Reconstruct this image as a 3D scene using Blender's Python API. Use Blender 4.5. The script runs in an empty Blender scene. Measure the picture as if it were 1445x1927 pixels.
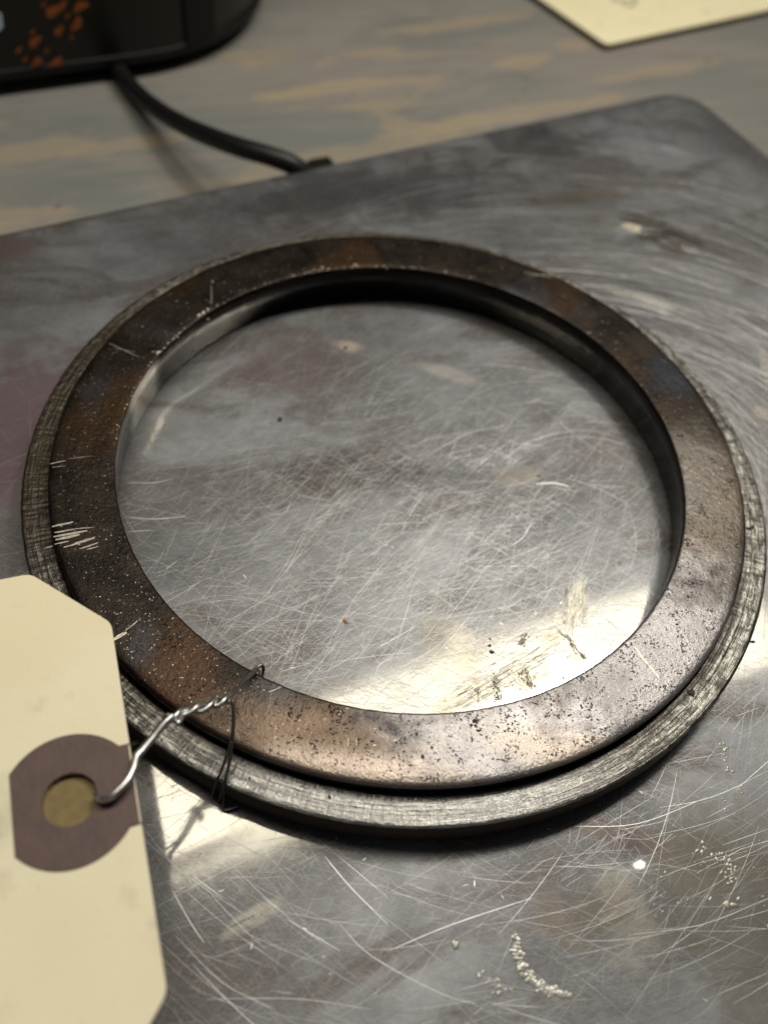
import bpy, bmesh, math, random
import numpy as np
from mathutils import Vector

sc = bpy.context.scene
S = 0.06                       # metres per scene unit (inner radius of the ring)

# ---------------------------------------------------------------- camera
PITCH, ROLL, DIST, TX, TY, FPX = 0.9302543, 0.1465432, 3.27296, -0.0427144, -0.1531865, 1704.96
cp, sp = math.cos(PITCH), math.sin(PITCH)
FW = Vector((0, cp, -sp)); R0 = Vector((1, 0, 0)); U0 = Vector((0, sp, cp))
RT = R0 * math.cos(ROLL) + U0 * math.sin(ROLL)
UP = U0 * math.cos(ROLL) - R0 * math.sin(ROLL)
CP = Vector((TX, TY, 0)) - FW * DIST
cam_d = bpy.data.cameras.new("camera"); cam = bpy.data.objects.new("camera", cam_d)
sc.collection.objects.link(cam); sc.camera = cam
cam.location = CP * S
from mathutils import Matrix
cam.rotation_euler = Matrix(((RT.x, UP.x, -FW.x), (RT.y, UP.y, -FW.y), (RT.z, UP.z, -FW.z))).to_euler()
cam_d.sensor_fit = 'VERTICAL'; cam_d.sensor_height = 36; cam_d.sensor_width = 36
cam_d.lens = FPX / 1927 * 36
cam_d.clip_start = 0.002; cam_d.clip_end = 50
cam_d.dof.use_dof = True; cam_d.dof.focus_distance = 2.78 * S; cam_d.dof.aperture_fstop = 11.0

# ---------------------------------------------------------------- world, lamp, exposure
w = bpy.data.worlds.new("World"); sc.world = w; w.use_nodes = True
bg = w.node_tree.nodes['Background']
bg.inputs['Color'].default_value = (0.98, 0.97, 0.96, 1); bg.inputs['Strength'].default_value = 0.055
sc.view_settings.view_transform = 'Standard'; sc.view_settings.look = 'None'
sc.view_settings.exposure = 0; sc.view_settings.gamma = 1

def lamp(name, loc, target, sx, sy, watts, col, ang=None):
    d = bpy.data.lights.new(name, 'AREA'); d.shape = 'RECTANGLE'; d.size = sx * S; d.size_y = sy * S
    d.energy = watts; d.color = col
    o = bpy.data.objects.new(name, d); sc.collection.objects.link(o)
    o.location = Vector(loc) * S
    z = (Vector(loc) - Vector(target)).normalized()
    x = ang.normalized() if isinstance(ang, Vector) else Vector((math.cos(ang), math.sin(ang), 0)); x = (x - z * x.dot(z)).normalized(); y = z.cross(x)
    o.rotation_euler = Matrix(((x.x, y.x, z.x), (x.y, y.y, z.y), (x.z, y.z, z.z))).to_euler()
    return o
A33 = math.radians(33.0)
lamp("bench_tube_lamp", (.7, 2.67, 8.45), (0.3, 0.2, 0), 10.4, 1.5, 2.6, (1.0, 0.925, 0.76), Vector((6.65, 2.43, -4.1)))
lamp("bench_spot_lamp", (2.6, 3.1, 7.9), (0.4, 0.5, 0), 1.1, 0.8, 0.85, (1.0, 0.96, 0.88), math.radians(31))

# ---------------------------------------------------------------- helpers
def at(px, py, z=0.0):
    d = FW + RT * ((px - 722.5) / FPX) - UP * ((py - 963.5) / FPX)
    t = (z - CP.z) / d.z
    return CP + d * t

def mesh_obj(name, verts, faces, mat=None, parent=None, smooth=True, loc=None):
    me = bpy.data.meshes.new(name)
    me.from_pydata([tuple(Vector(v) * S) for v in verts], [], faces); me.update()
    if smooth: me.polygons.foreach_set('use_smooth', [True] * len(me.polygons))
    o = bpy.data.objects.new(name, me); sc.collection.objects.link(o)
    if mat: me.materials.append(mat)
    if parent: o.parent = parent
    return o

def empty(name, loc, label, cat):
    o = bpy.data.objects.new(name, None); sc.collection.objects.link(o)
    o.empty_display_size = 0.01
    o['label'] = label; o['category'] = cat
    return o

def tube_data(pts, r, seg=10, sub=8, caps=True):
    """Catmull-Rom tube through pts (units)."""
    P = [Vector(p) for p in pts]
    Q = []
    n = len(P)
    for i in range(n - 1):
        p0 = P[max(i - 1, 0)]; p1 = P[i]; p2 = P[i + 1]; p3 = P[min(i + 2, n - 1)]
        for k in range(sub):
            t = k / sub
            Q.append(0.5 * ((2 * p1) + (p2 - p0) * t + (2 * p0 - 5 * p1 + 4 * p2 - p3) * t * t + (3 * p1 - p0 - 3 * p2 + p3) * t ** 3))
    Q.append(P[-1])
    V = []; F = []
    nrm = None
    for i, q in enumerate(Q):
        tg = (Q[min(i + 1, len(Q) - 1)] - Q[max(i - 1, 0)]).normalized()
        if nrm is None: nrm = tg.orthogonal().normalized()
        nrm = (nrm - tg * nrm.dot(tg)).normalized(); b = tg.cross(nrm)
        rr = r(i / (len(Q) - 1)) if callable(r) else r
        for k in range(seg):
            a = 2 * math.pi * k / seg
            V.append(q + (nrm * math.cos(a) + b * math.sin(a)) * rr)
    for i in range(len(Q) - 1):
        for k in range(seg):
            k2 = (k + 1) % seg
            F.append((i * seg + k, i * seg + k2, (i + 1) * seg + k2, (i + 1) * seg + k))
    if caps:
        F.append(tuple(range(seg))[::-1]); F.append(tuple((len(Q) - 1) * seg + k for k in range(seg)))
    return V, F, Q

# ---- node helper
class NT:
    def __init__(s, name):
        s.m = bpy.data.materials.new(name); s.m.use_nodes = True
        s.t = s.m.node_tree; s.b = s.t.nodes['Principled BSDF']; s.out = s.t.nodes['Material Output']
    def n(s, typ, **kw):
        nd = s.t.nodes.new(typ)
        for k, v in kw.items():
            if k.startswith('i_'): s.set(nd.inputs[k[2:].replace('_', ' ')], v)
            else: setattr(nd, k, v)
        return nd
    def set(s, inp, v):
        if hasattr(v, 'is_output'): s.t.links.new(v, inp)
        elif hasattr(v, 'outputs'): s.t.links.new(v.outputs[0], inp)
        else: inp.default_value = v
    def math(s, op, a, b=None, clamp=False):
        nd = s.t.nodes.new('ShaderNodeMath'); nd.operation = op; nd.use_clamp = clamp
        s.set(nd.inputs[0], a)
        if b is not None: s.set(nd.inputs[1], b)
        return nd.outputs[0]
    def ss(s, v, a, b, lo=0.0, hi=1.0):
        nd = s.t.nodes.new('ShaderNodeMapRange'); nd.interpolation_type = 'SMOOTHSTEP'
        s.set(nd.inputs['Value'], v); nd.inputs['From Min'].default_value = a; nd.inputs['From Max'].default_value = b
        nd.inputs['To Min'].default_value = lo; nd.inputs['To Max'].default_value = hi
        return nd.outputs['Result']
    def mix(s, f, a, b):
        nd = s.t.nodes.new('ShaderNodeMix'); nd.data_type = 'RGBA'
        s.set(nd.inputs['Factor'], f)
        for i, v in ((6, a), (7, b)):
            s.set(nd.inputs[i], (*v, 1) if isinstance(v, tuple) and len(v) == 3 else v)
        return nd.outputs[2]
    def coord(s, scale=(1, 1, 1), rot=0.0, loc=(0, 0, 0)):
        """object coordinates in scene units, optionally rotated/stretched"""
        if not hasattr(s, 'tc'):
            s.tc = s.n('ShaderNodeTexCoord')
            s.base = s.n('ShaderNodeVectorMath', operation='SCALE'); s.t.links.new(s.tc.outputs['Object'], s.base.inputs[0])
            s.base.inputs['Scale'].default_value = 1 / S
        m1 = s.n('ShaderNodeMapping', vector_type='TEXTURE')
        s.t.links.new(s.base.outputs[0], m1.inputs[0]); m1.inputs['Rotation'].default_value = (0, 0, rot)
        m1.inputs['Location'].default_value = loc
        m2 = s.n('ShaderNodeMapping'); s.t.links.new(m1.outputs[0], m2.inputs[0]); m2.inputs['Scale'].default_value = scale
        return m2.outputs[0]
    def noise(s, vec, scale, detail=3, rough=0.5, dist=0.0):
        nd = s.n('ShaderNodeTexNoise'); s.set(nd.inputs['Vector'], vec)
        nd.inputs['Scale'].default_value = scale; nd.inputs['Detail'].default_value = detail
        nd.inputs['Roughness'].default_value = rough; nd.inputs['Distortion'].default_value = dist
        return nd.outputs['Fac']
    def bump(s, h, strength, dist, normal=None):
        nd = s.n('ShaderNodeBump'); s.set(nd.inputs['Height'], h)
        nd.inputs['Strength'].default_value = strength; nd.inputs['Distance'].default_value = dist * S
        if normal is not None: s.set(nd.inputs['Normal'], normal)
        return nd.outputs[0]
    def polar(s, kr, kt):
        """seamless ring coordinates: (r*kr, cos*kt, sin*kt)"""
        s.coord()
        sep = s.n('ShaderNodeSeparateXYZ'); s.t.links.new(s.base.outputs[0], sep.inputs[0])
        x, y = sep.outputs[0], sep.outputs[1]
        r = s.math('SQRT', s.math('ADD', s.math('MULTIPLY', x, x), s.math('MULTIPLY', y, y)))
        c = s.n('ShaderNodeCombineXYZ')
        s.set(c.inputs[0], s.math('MULTIPLY', r, kr))
        s.set(c.inputs[1], s.math('MULTIPLY', s.math('DIVIDE', x, r), kt))
        s.set(c.inputs[2], s.math('MULTIPLY', s.math('DIVIDE', y, r), kt))
        return c.outputs[0], r
    def P(s, **kw):
        for k, v in kw.items():
            nm = {'col': 'Base Color', 'metal': 'Metallic', 'rough': 'Roughness', 'normal': 'Normal', 'coat': 'Coat Weight', 'spec': 'Specular IOR Level',
                  'aniso': 'Anisotropic', 'trans': 'Transmission Weight', 'sub': 'Subsurface Weight'}[k]
            s.set(s.b.inputs[nm], (*v, 1) if isinstance(v, tuple) and len(v) == 3 else v)
        return s.m

# ---------------------------------------------------------------- materials
def ell(t, c, rx, ry, rot, wob, nz, soft=0.5):
    """irregular patch mask centred at world point c"""
    v = t.coord((1 / rx, 1 / ry, 0), rot, (c.x, c.y, 0))
    ln = t.n('ShaderNodeVectorMath', operation='LENGTH'); t.t.links.new(v, ln.inputs[0])
    d = t.math('ADD', ln.outputs['Value'], t.math('MULTIPLY', t.math('SUBTRACT', nz, 0.5), wob))
    return t.ss(d, 1.0, 1.0 - soft)

def mat_plate():
    t = NT('worn stainless steel')
    co = t.coord()
    big = t.noise(co, 1.3, 4, 0.55, 0.4)
    mid = t.noise(co, 5.0, 5, 0.6, 0.6)
    fine = t.noise(co, 28, 4, 0.65)
    cloud = t.noise(t.coord((1, 2.6, 1), math.radians(25)), 1.8, 5, 0.6, 0.8)
    # directional micro scratching
    acc = None
    for i, (rot, sx, sy, sc_) in enumerate(((12, 1.4, 60, 9), (38, 1.2, 55, 9), (-24, 1.5, 60, 8), (75, 1.6, 50, 8), (5, 2.5, 90, 8), (-50, 1.4, 60, 9), (27, 3, 110, 8))):
        nz = t.noise(t.coord((sx, sy, 1), math.radians(rot), (0.3 * i, 0.7 * i, 0)), sc_, 2, 0.5, 0.15)
        k = t.ss(nz, 0.56, 0.72)
        acc = k if acc is None else t.math('MAXIMUM', acc, k)
    col = t.mix(t.ss(big, 0.35, 0.68), (0.108, 0.110, 0.118), (0.255, 0.266, 0.288))
    col = t.mix(t.ss(cloud, 0.47, 0.62), col, (0.12, 0.108, 0.108))
    col = t.mix(t.math('MULTIPLY', acc, 0.38), col, (0.44, 0.44, 0.45))
    nz = mid
    # films and stains, with purple-brown and dark reflections painted into the colour
    for px, py, rx, ry, rot, f, c in (
            (640, 880, .42, .16, 8, .65, (.09, .075, .073)), (560, 690, .35, .25, 30, .45, (.14, .10, .105)),
            (60, 800, .40, .55, 10, .6, (.17, .115, .135)), (1255, 445, .30, .15, -25, .75, (.06, .05, .035)),
            (700, 360, .9, .30, 22, .55, (.075, .077, .082)), (1010, 270, .5, .18, 28, .5, (.07, .07, .073)),
            (960, 900, .14, .07, 20, .25, (.42, .37, .30)), (1130, 1720, .18, .12, 10, .4, (.15, .12, .09)),
            (1390, 1700, .35, .45, 0, .5, (.12, .11, .09)), (840, 1210, .10, .20, 20, .45, (.22, .205, .15)),
            (650, 650, .10, .05, 0, .6, (.50, .43, .34)), (850, 705, .22, .05, -10, .25, (.52, .47, .42)),
            (1110, 370, .35, .08, 20, .5, (.13, .105, .075)), (1150, 1570, .2, .08, 0, .4, (.12, .08, .065)),
            (1060, 930, .25, .12, 60, .35, (.13, .12, .12)), (20, 470, .2, .1, 20, .4, (.20, .13, .12))):
        m = ell(t, at(px, py), rx, ry, math.radians(rot), 1.8, nz, .6)
        col = t.mix(t.math('MULTIPLY', m, min(.95, f * 1.35)), col, c)
    rough = t.math('ADD', 0.06, t.math('MULTIPLY', t.ss(mid, .35, .75), 0.025))
    rough = t.math('ADD', rough, t.math('MULTIPLY', acc, 0.05))
    # dried cream residue, and a painted highlight on the upper-right dent
    res_glint = None
    for px, py, rx, ry, rot, f in ((1085, 1130, .032, .13, -8, .8), (1050, 1175, .02, .07, 5, .7), (990, 1270, .12, .10, 30, .75), (900, 1300, .22, .05, 33, .7),
                                   (1060, 1215, .14, .05, -30, .7), (880, 1225, .07, .12, 30, .35), (465, 1735, .12, .03, 40, .22),
                                   (1200, 560, .22, .04, -12, .28), (1440, 690, .03, .12, 0, .5), (1435, 780, .04, .05, 0, .35),
                                   (1170, 1720, .10, .22, 15, .14), (1185, 428, .06, .035, 0, .8)):
        m = t.math('MULTIPLY', ell(t, at(px, py), rx, ry, math.radians(rot), 1.6, nz, .5), f)
        res_glint = m if res_glint is None else t.math('MAXIMUM', res_glint, m)
    brk = t.noise(t.coord((1, 7, 1), math.radians(33)), 9, 5, .7, .3)
    res_glint = t.math('MULTIPLY', res_glint, t.ss(brk, .34, .50))
    grime = t.math('MULTIPLY', res_glint, t.ss(t.math('ADD', t.math('MULTIPLY', fine, .6), t.math('MULTIPLY', brk, .4)), .535, .60))
    col = t.mix(res_glint, col, (0.62, 0.585, 0.46))
    col = t.mix(grime, col, (0.20, 0.15, 0.06))
    metal = t.math('SUBTRACT', 1.0, t.math('MULTIPLY', res_glint, 0.75))
    rough = t.math('ADD', rough, t.math('MULTIPLY', res_glint, 0.3))
    h = t.math('ADD', t.math('MULTIPLY', acc, -0.6), t.math('MULTIPLY', fine, 0.5))
    h = t.math('ADD', h, t.math('MULTIPLY', res_glint, 0.8))
    nrm = t.bump(h, 0.16, 0.0018)
    t.P(col=t.mix(t.math('MULTIPLY', t.math('SUBTRACT', 1.0, res_glint), .65), col, (.55, .53, .47)), metal=metal, rough=t.math('ADD', rough, t.math('MULTIPLY', t.math('SUBTRACT', t.ss(fine, .2, .8), .5), .03)))
    # broad secondary lobe from the fine random scratching
    g = t.n('ShaderNodeBsdfAnisotropic'); t.set(g.inputs['Color'], col); t.set(g.inputs['Roughness'], t.ss(mid, .3, .7, .53, .62))
    t.set(g.inputs['Normal'], nrm)
    mx = t.n('ShaderNodeMixShader'); t.set(mx.inputs[0], t.ss(big, .3, .75, .80, .85)); t.t.links.new(t.b.outputs[0], mx.inputs[1]); t.t.links.new(g.outputs[0], mx.inputs[2])
    t.t.links.new(mx.outputs[0], t.out.inputs[0])
    return t.m

def mat_simple(name, col, metal=0, rough=.5, bscale=None, bstr=.2, bdist=.002, spec=None):
    t = NT(name)
    nz = t.noise(t.coord(), bscale or 20, 4, .6)
    c2 = tuple(v * .78 for v in col)
    t.P(col=t.mix(t.ss(nz, .35, .65), c2, col), metal=metal, rough=t.math('ADD', rough - .05, t.math('MULTIPLY', nz, .1)))
    if bscale: t.P(normal=t.bump(nz, bstr, bdist))
    if spec is not None: t.P(spec=spec)
    return t.m

def mat_raised():
    t = NT('dark oxidised steel')
    co = t.coord()
    pol, r = t.polar(60, 2.2)
    pol2, _ = t.polar(30, 12)
    big = t.noise(co, 2.6, 5, .6, .5); mid = t.noise(co, 9, 6, .65, .4); fine = t.noise(co, 60, 4, .7)
    specks = t.math('ADD', t.math('MULTIPLY', t.noise(co, 130, 2, .6, .0), .62), t.math('MULTIPLY', t.noise(co, 24, 3, .6), .38))
    radial = t.noise(pol, 1.0, 4, .6)
    col = t.mix(t.ss(mid, .35, .65), (0.009, 0.007, 0.0055), (0.027, 0.020, 0.0145))
    col = t.mix(t.ss(big, .50, .68), col, (0.044, 0.024, 0.010))
    col = t.mix(t.ss(t.noise(co, 3.3, 3, .5), .55, .72), col, (0.035, 0.033, 0.036))
    # near-arc lamp sheen painted as pale patches; a few brown and dark tones
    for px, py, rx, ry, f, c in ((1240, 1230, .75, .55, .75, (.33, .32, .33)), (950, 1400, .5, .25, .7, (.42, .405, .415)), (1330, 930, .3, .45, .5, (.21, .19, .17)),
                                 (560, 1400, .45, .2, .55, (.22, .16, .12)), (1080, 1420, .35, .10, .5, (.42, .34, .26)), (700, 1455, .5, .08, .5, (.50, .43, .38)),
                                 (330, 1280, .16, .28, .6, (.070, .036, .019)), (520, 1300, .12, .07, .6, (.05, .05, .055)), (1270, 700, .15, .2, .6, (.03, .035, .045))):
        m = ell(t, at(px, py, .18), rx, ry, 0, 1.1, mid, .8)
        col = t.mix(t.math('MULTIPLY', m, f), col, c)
    pit = t.ss(specks, .575, .68)
    pit = t.math('MULTIPLY', pit, t.ss(big, .35, .55))
    col = t.mix(t.math('MULTIPLY', pit, .7), col, (0.035, 0.030, 0.028))
    glint = t.ss(t.noise(t.coord((1, 1.6, 1), .4), 75, 2, .5), .70, .74)
    col = t.mix(t.math('MULTIPLY', glint, .6), col, (.5, .45, .38))
    h = t.math('ADD', t.math('MULTIPLY', fine, 1.0), t.math('MULTIPLY', mid, .5))
    h = t.math('SUBTRACT', h, t.math('MULTIPLY', pit, .9))
    h = t.math('ADD', h, t.math('MULTIPLY', radial, .25))
    return t.P(col=col, metal=.8, rough=t.math('ADD', .30, t.math('MULTIPLY', mid, .22)), normal=t.bump(h, .55, .0055))

def mat_flange():
    t = NT('turned steel flange')
    co = t.coord()
    pol, r = t.polar(95, 1.2); pola, _ = t.polar(60, 26); polb, _ = t.polar(9, 75)
    lines = t.noise(pol, 1.0, 3, .7); ch = t.noise(pola, 1.0, 4, .65, .3); chat = t.noise(polb, 1.0, 2, .5)
    big = t.noise(co, 2.4, 4, .55)
    col = t.mix(t.ss(lines, .36, .60), (.05, .044, .036), (.33, .325, .30))
    col = t.mix(t.ss(ch, .42, .58), t.mix(.75, col, (.04, .035, .032)), col)
    col = t.mix(t.math('MULTIPLY', t.ss(t.noise(pola, .8, 4, .7), .52, .62), .8), col, (.05, .043, .038))
    col = t.mix(t.math('MULTIPLY', ell(t, at(110, 780, .12), .55, 1.5, -.35, .6, big, .7), .9), col, (.050, .040, .028))
    col = t.mix(t.math('MULTIPLY', ell(t, at(700, 430, .12), 1.3, .5, 0, .6, big, .7), .75), col, (.08, .066, .047))
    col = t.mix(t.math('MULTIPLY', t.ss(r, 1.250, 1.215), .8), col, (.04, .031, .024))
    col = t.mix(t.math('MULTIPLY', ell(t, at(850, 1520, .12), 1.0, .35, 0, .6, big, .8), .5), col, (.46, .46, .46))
    h = t.math('ADD', t.math('MULTIPLY', lines, 1.0), t.math('MULTIPLY', ch, 1.1))
    h = t.math('ADD', h, t.math('MULTIPLY', chat, .8))
    return t.P(col=col, metal=.85, rough=t.math('ADD', .30, t.math('MULTIPLY', ch, .2)), normal=t.bump(h, .6, .007))

def mat_bore():
    t = NT('machined bore steel')
    co = t.coord((1, 1, 14)); nz = t.noise(co, 6, 4, .6)
    big = t.noise(t.coord(), 3, 3, .5)
    col = t.mix(t.ss(nz, .35, .65), (.018, .016, .014), (.050, .045, .040))
    for px, py, z, rx, ry, f, c in ((262, 745, .10, .16, .16, 1.0, (1.0, .95, .8)), (228, 860, .10, .06, .25, .7, (.22, .21, .20)), (330, 650, .1, .2, .2, .5, (.10, .095, .08))):  # left side: reflection of the lit plate painted into the bore colour
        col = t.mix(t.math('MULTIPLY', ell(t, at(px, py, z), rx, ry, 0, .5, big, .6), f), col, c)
    return t.P(col=col, metal=.9, rough=t.math('ADD', .16, t.math('MULTIPLY', big, .14)), normal=t.bump(nz, .3, .0015))

def mat_table():
    t = NT('worn grey painted wood')
    rot = math.radians(24)
    co = t.coord((0.28, 1.0, 1), rot)
    warp = t.noise(co, 1.8, 6, .66, .5)
    patch = t.noise(t.coord((0.30, 1.0, 1), rot, (3.1, 1.2, 0)), 2.2, 7, .68, .3)
    grain = t.noise(t.coord((0.05, 1.0, 1), rot), 26, 5, .65, .25)
    fine = t.noise(t.coord((0.12, 1.0, 1), rot), 80, 3, .6)
    grey = t.mix(t.ss(warp, .38, .62), (0.165, 0.172, 0.163), (0.222, 0.205, 0.190))
    tan = t.mix(grain, (.25, .205, .150), (.35, .29, .21))
    col = t.mix(t.math('MULTIPLY', t.ss(patch, .56, .63), .7), grey, tan)
    col = t.mix(t.math('MULTIPLY', t.ss(warp, .60, .70), .35), col, (.27, .22, .185))
    col = t.mix(t.math('MULTIPLY', t.ss(grain, .50, .68), .40), col, (.13, .12, .105))
    nz = t.noise(t.coord((.5, 1, 1), rot), 7, 5, .7)
    for px, py, rx, ry, f in ((620, 165, .62, .09, .9), (985, 115, .28, .11, .8), (860, 45, .7, .09, .7), (60, 285, .5, .12, .6), (250, 270, .45, .09, .6),
                              (1080, 85, .18, .10, .7), (1250, 130, .6, .09, .6), (700, 290, 1.2, .16, .5), (960, 215, 1.0, .10, .6)):
        m = ell(t, at(px, py, -.4), rx, ry, rot + .12, 1.6, nz, .35)
        col = t.mix(t.math('MULTIPLY', m, f), col, tan)
    dots = None
    for px, py, r_ in ((107, 388, .028), (768, 180, .03), (1320, 75, .025), (1330, 112, .05), (1255, 92, .03), (940, 110, .02), (988, 150, .03), (985, 168, .03), (965, 190, .02), (1045, 178, .02), (1385, 60, .02)):
        m = ell(t, at(px, py, -.4), r_, r_, 0, .4, nz, .9)
        dots = m if dots is None else t.math('MAXIMUM', dots, m)
    col = t.mix(t.math('MULTIPLY', dots, .45), col, (.09, .075, .055))
    h = t.math('ADD', t.math('MULTIPLY', grain, .6), t.math('MULTIPLY', fine, .3)); h = t.math('SUBTRACT', h, t.math('MULTIPLY', dots, 3))
    return t.P(col=col, rough=t.ss(warp, .3, .7, .48, .62), normal=t.bump(h, .35, .012), spec=.4)

def mat_manila(name, base, dark):
    t = NT(name)
    co = t.coord(); big = t.noise(co, 1.6, 4, .55, .3); fib = t.noise(co, 70, 5, .7); mid = t.noise(co, 6, 4, .6)
    col = t.mix(t.ss(big, .35, .70), base, dark)
    col = t.mix(t.math('MULTIPLY', t.ss(mid, .56, .74), .5), col, tuple(v * .62 for v in dark))
    col = t.mix(t.math('MULTIPLY', t.ss(fib, .58, .72), .18), col, (.42, .33, .20))
    sm = t.noise(t.coord((1, .35, 1), .9), 3.2, 5, .65, .6)
    col = t.mix(t.math('MULTIPLY', t.ss(sm, .60, .76), .32), col, (.36, .31, .22))
    return t.P(col=col, rough=.72, normal=t.bump(fib, .25, .003), spec=.25)

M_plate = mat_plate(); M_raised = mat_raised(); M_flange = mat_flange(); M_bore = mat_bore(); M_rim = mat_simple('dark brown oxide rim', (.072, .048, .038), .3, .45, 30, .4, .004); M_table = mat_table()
M_tag = mat_manila('manila tag stock', (.79, .735, .56), (.75, .68, .49))
M_card = mat_manila('pale manila card', (.80, .75, .52), (.77, .71, .47))
M_patch = mat_simple('brown fibre patch', (.098, .058, .053), 0, .6, 14, .6, .006)
M_wire = mat_simple('galvanised wire', (.60, .60, .60), 1, .36, 30, .3, .002)
M_wire_dark = mat_simple('tarnished wire', (.25, .235, .23), .9, .38, 30, .3, .002)
M_black = mat_simple('matte black plastic', (.005, .005, .005), 0, .5, 90, .15, .003, .25)
M_olive = mat_simple('smoked dark olive plastic', (.010, .010, .006), 0, .30, 90, .05, .001, .35)
M_cord = mat_simple('black rubber cord', (.007, .007, .008), 0, .45, 60, .2, .002, .35)
M_amber = mat_simple('amber reflection tint', (.24, .065, .010), 0, .6, 40, .2, .002)
M_blue = mat_simple('pale blue sliver patch', (.50, .66, .74), 0, .5)
M_ink = mat_simple('grey pencil', (.20, .19, .15), 0, .7)
M_scr = mat_simple('bright scratch metal', (.45, .45, .45), 1, .46)
M_scf = mat_simple('faint scratch metal', (.31, .315, .325), 1, .48)
M_rsc = mat_simple('bare metal scratch', (.44, .415, .36), .8, .45, 60, .5, .004)
M_blob = mat_simple('dried clear glue', (.26, .255, .22), .5, .38, 12, .2, .004)
M_residue = mat_simple('dried cream paste', (.33, .325, .30), .4, .35, 20, .6, .012)
M_grit = mat_simple('black grit', (.02, .018, .016), 0, .7, 40, .5, .004)
M_rust = mat_simple('rust crumb', (.35, .16, .07), 0, .7, 40, .5, .004)

# ---------------------------------------------------------------- table
TZ = -0.40
def box(name, c, hx, hy, hz, mat, parent=None, rot=0.0, bev=.02):
    bm = bmesh.new(); bmesh.ops.create_cube(bm, size=2)
    for v in bm.verts: v.co = Vector((v.co.x * hx, v.co.y * hy, v.co.z * hz)) * S
    bmesh.ops.bevel(bm, geom=bm.edges[:], offset=bev * S, segments=3, affect='EDGES', profile=.6)
    bmesh.ops.rotate(bm, verts=bm.verts, cent=(0, 0, 0), matrix=Matrix.Rotation(rot, 3, 'Z'))
    bmesh.ops.translate(bm, verts=bm.verts, vec=Vector(c) * S)
    me = bpy.data.meshes.new(name); bm.to_mesh(me); bm.free(); me.materials.append(mat)
    o = bpy.data.objects.new(name, me); sc.collection.objects.link(o)
    if parent: o.parent = parent
    return o
tb = box('table_top', (0.5, 3.0, TZ - .25), 13, 10, .25, M_table, rot=A33)
tb['kind'] = 'structure'

# ---------------------------------------------------------------- scale platter
PA = math.radians(33.735); ux, uy = math.cos(PA), math.sin(PA)
CORN = Vector((1.335, 3.178, 0))      # sharp corner where the two back edges would meet
PH = 2.95                            # half size
PC = CORN - Vector((ux, uy, 0)) * PH + Vector((uy, -ux, 0)) * PH
RC = .18
dents = []   # centre, rx, ry, rot, depth
for px, py, rx, ry, rot, d in ((1205, 440, .075, .045, 20, -.010), (1275, 455, .10, .05, -20, .009), (1195, 1612, .035, .035, 0, -.0045), (1180, 1700, .14, .20, 0, .006),
                               (1035, 800, .035, .16, -35, .0045), (990, 850, .05, .2, -35, -.004), (350, 1585, .30, .05, 33, .0010), (300, 760, .05, .12, -25, .004),
                               (1230, 560, .22, .05, -15, .005), (850, 880, .3, .06, 10, -.003), (1010, 1850, .08, .08, 0, -.004), (1255, 275, .09, .04, -20, .006),
                               (470, 1730, .09, .05, 40, .0004)):
    dents.append((at(px, py), rx, ry, math.radians(rot), d))
def plate_h(x, y):
    h = .0022 * np.sin(1.7 * x + .6 * y + .5) * np.cos(1.3 * y - .4 * x) + .0009 * np.sin(4.1 * x - 2.3 * y + 1.1) + .0007 * np.sin(3.2 * y + 2.9 * x) 
    for c, rx, ry, rot, d in dents:
        dx, dy = x - c.x, y - c.y
        a = (dx * math.cos(rot) + dy * math.sin(rot)) / rx; b = (-dx * math.sin(rot) + dy * math.cos(rot)) / ry
        h = h + d * np.exp(-(a * a + b * b))
    return h
def outline(off, n_c=16, n_s=150):
    """rounded square outline grown by off, local coordinates"""
    pts = []; h = PH + off; r = max(RC + off, .01)
    for q in range(4):
        a0 = q * math.pi / 2
        cx, cy = [(1, 1), (-1, 1), (-1, -1), (1, -1)][q]
        for k in range(n_c): 
            a = a0 + (math.pi / 2) * k / n_c
            pts.append((cx * (h - r) + r * math.cos(a), cy * (h - r) + r * math.sin(a)))
        ex, ey = cx * (h - r) + r * math.cos(a0 + math.pi / 2), cy * (h - r) + r * math.sin(a0 + math.pi / 2)
        nx, ny = [(-1, 1), (-1, -1), (1, -1), (1, 1)][q]
        a = a0 + math.pi / 2
        fx, fy = nx * (h - r) + r * math.cos(a), ny * (h - r) + r * math.sin(a)
        for k in range(n_s):
            pts.append((ex + (fx - ex) * k / n_s, ey + (fy - ey) * k / n_s))
    return np.array(pts)
plate = empty('scale_platter', (0, 0, 0), 'large square scratched stainless steel platter with rounded corners under the ring', 'scale platter')
O = outline(0); M = len(O); K = 300
rings = []
# steel sheet: flat face by rings, then a rolled edge
for k in range(1, K + 1):
    t_ = k / K; q = O * t_
    X = PC.x + q[:, 0] * ux - q[:, 1] * uy; Y = PC.y + q[:, 0] * uy + q[:, 1] * ux
    fade = 1 - max(0, (t_ - .95) / .05)
    rings.append(np.stack([X, Y, plate_h(X, Y) * fade], 1))
for off, z in ((.010, -.0008), (.022, -.005), (.032, -.013), (.038, -.025), (.040, -.05), (.040, -.13), (.034, -.137), (.026, -.13), (.022, -.05)):
    q = outline(off)
    X = PC.x + q[:, 0] * ux - q[:, 1] * uy; Y = PC.y + q[:, 0] * uy + q[:, 1] * ux
    rings.append(np.stack([X, Y, np.full(M, z)], 1))
V = np.concatenate([np.array([[PC.x, PC.y, float(plate_h(PC.x, PC.y))]])] + rings) * S
nr = len(rings); i = np.arange(M); j = (i + 1) % M
F = []
base = 1 + np.arange(nr - 1)[:, None] * M
quads = np.stack([base + i, base + M + i, base + M + j, base + j], 2).reshape(-1, 4)
tris = np.stack([np.zeros(M, int), 1 + i, 1 + j], 1)
me = bpy.data.meshes.new('steel_sheet')
nq, nt = len(quads), len(tris)
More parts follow.
